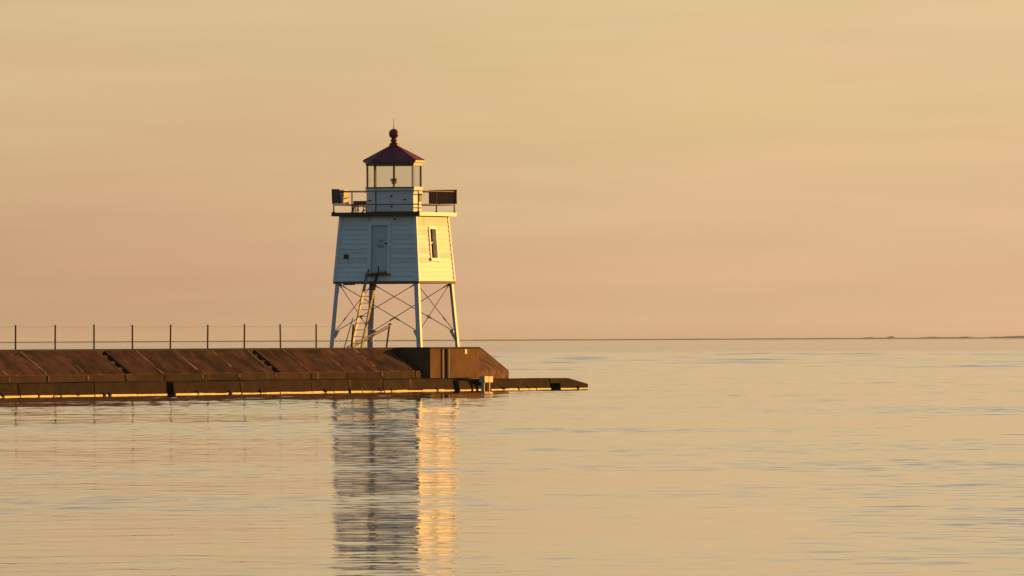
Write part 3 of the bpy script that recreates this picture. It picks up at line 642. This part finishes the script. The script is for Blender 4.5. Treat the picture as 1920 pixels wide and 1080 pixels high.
L(MB().rod((0, 0, Z(10.74)), (0, 0, Z(11.12)), 0.012, 6, 0.006), 'lightning_rod', 'dark', roof)
# inner ceiling and floor of the lantern room
L(MB().lathe([(RB - 0.07, Z(zsill) - 0.10), (RB - 0.07, Z(zsill) - 0.04)], 8, phase=R(22.5)), 'lantern_floor', 'fascia')

# lamp inside the lantern
lp = thing('beacon_lamp', 'small beacon lamp with stacked lens rings inside the lantern glass', 'lamp', (0, 0, zsill - 0.04))
MB().rod((0, 0, 0.40), (0, 0, 0.905), 0.02, 8).build('hanger_rod', 'dark', lp)
MB().lathe([(0.08, 0.0), (0.08, 0.03), (0.045, 0.05), (0.045, 0.16), (0.09, 0.18)], 16).build('pedestal', 'brass', lp)
MB().lathe([(0.10, 0.182), (0.115, 0.20), (0.10, 0.24), (0.07, 0.25)], 16).build('lens_ring', 'lens', lp)
MB().lathe([(0.075, 0.252), (0.155, 0.30), (0.155, 0.325), (0.08, 0.33)], 16).build('lens_ring', 'brass', lp)
MB().lathe([(0.10, 0.332), (0.165, 0.36), (0.165, 0.385), (0.05, 0.40)], 16).build('lens_ring', 'brass', lp)

# boards and bench on the gallery
bp = thing('dark_board', 'dark brown rectangular board fixed to the far right of the gallery railing', 'board', (hr_, hr_ + 0.05, 7.58))
MB().box(-1.12, 0.09, 0.0, 0.04, 0.02, 0.575).build('panel', 'brownboard', bp)
MB().box(-1.16, 0.11, -0.02, 0.06, 0.575, 0.60).build('edge_strip', 'dark', bp)
MB().box(-1.15, -1.12, -0.01, 0.05, 0.02, 0.575).build('edge_strip', 'dark', bp)
bt = thing('tan_board', 'sunlit orange tan board fixed along the left gallery railing', 'board', (-hr_ - 0.03, -1.10, 7.58))
MB().box(-0.04, 0.0, 0.0, 0.84, 0.03, 0.33).build('panel', 'tanboard', bt)
MB().box(-0.04, 0.0, 0.0, 0.80, 0.337, 0.60).build('panel', 'tanboard', bt)
MB().box(-0.06, -0.041, 0.02, 0.80, 0.28, 0.40).build('batten', 'tanboard', bt)
bd = thing('corner_board_panel', 'narrow dark slanted board on the front left corner of the gallery railing', 'board', (-hr_, -hr_ - 0.03, 7.6))
MB().hexa([(-0.05, -0.03, 0.02), (0.38, -0.03, 0.02), (0.38, 0, 0.02), (-0.05, 0, 0.02)], [(-0.07, -0.03, 0.6), (0.26, -0.03, 0.6), (0.26, 0, 0.6), (-0.07, 0, 0.6)]).build('panel', 'brownboard', bd)
MB().box(-0.05, 0.34, -0.035, 0.005, -0.01, 0.018).build('edge_strip', 'trim', bd)
bn = thing('slatted_bench', 'low dark slatted bench with splayed legs on the gallery deck', 'bench', (-1.5, 0.3, zd1))
MB().box(-0.34, 0.40, -0.25, 0.25, 0.32, 0.50).build('seat', 'darkwood', bn)
MB().box(-0.34, 0.44, -0.28, 0.28, 0.26, 0.295).build('shelf', 'wood', bn)
for x, s in ((-0.42, -0.33), (-0.36, -0.29), (-0.28, -0.22), (-0.2, -0.14), (0.06, 0.12), (0.2, 0.25)):
    MB().beam((x, -0.2, 0), (s, -0.18, 0.36), 0.035, 0.035).build('slat', 'darkwood', bn)
MB().beam((-0.10, -0.2, 0), (-0.18, -0.15, 0.34), 0.035, 0.04).build('leg', 'wood', bn)
MB().beam((0.45, -0.2, 0), (0.15, -0.15, 0.26), 0.04, 0.04).build('leg', 'darkwood', bn)
MB().beam((-0.02, -0.2, 0.0), (0.35, -0.2, 0.26), 0.04, 0.04).build('brace', 'darkwood', bn)

# ------------------------------------------------------------------ ladder
ld = thing('ladder', 'weathered wooden ladder leaning from the breakwater up to the lighthouse door', 'ladder', (-0.10, -1.86 - 1.78, ZT))
H = 3.02; RUNL = 1.62
def lad(x, z, d=0.0): return Vector((x, RUNL * z / H + d, z))
for x, mt in ((-0.225, 'wood'), (0.215, 'dark')):  # right stringer dark, with its shade put into the colour too
    st = MB().hexa([(x - 0.02, -0.10, -0.02), (x + 0.02, -0.10, -0.02), (x + 0.02, 0.10, -0.02), (x - 0.02, 0.10, -0.02)],
              [(x - 0.02, RUNL - 0.10, H), (x + 0.02, RUNL - 0.10, H), (x + 0.02, RUNL + 0.10, H), (x - 0.02, RUNL + 0.10, H)]).build('stringer', mt, ld)
    MB().rod(lad(x, 0.02, -0.115), lad(x, H, -0.115), 0.016, 6).build('edge_rod', 'dark', ld)
for i in range(11):
    z = 0.17 + 0.272 * i
    MB().box(-0.205, 0.195, RUNL * z / H - 0.09, RUNL * z / H - 0.05, z - 0.012, z + 0.012).build('rung', 'dark', ld)
for x, h in ((-0.225, 0.16), (0.225, 0.30)):
    MB().rod((x, RUNL + 0.02, H - 0.05), (x + 0.01, RUNL + 0.08, H + h), 0.028, 6).build('grab_handle', 'dark', ld)
MB().box(-0.26, 0.26, RUNL - 0.05, RUNL + 0.1, H - 0.09, H - 0.02).build('top_plate', 'dark', ld)
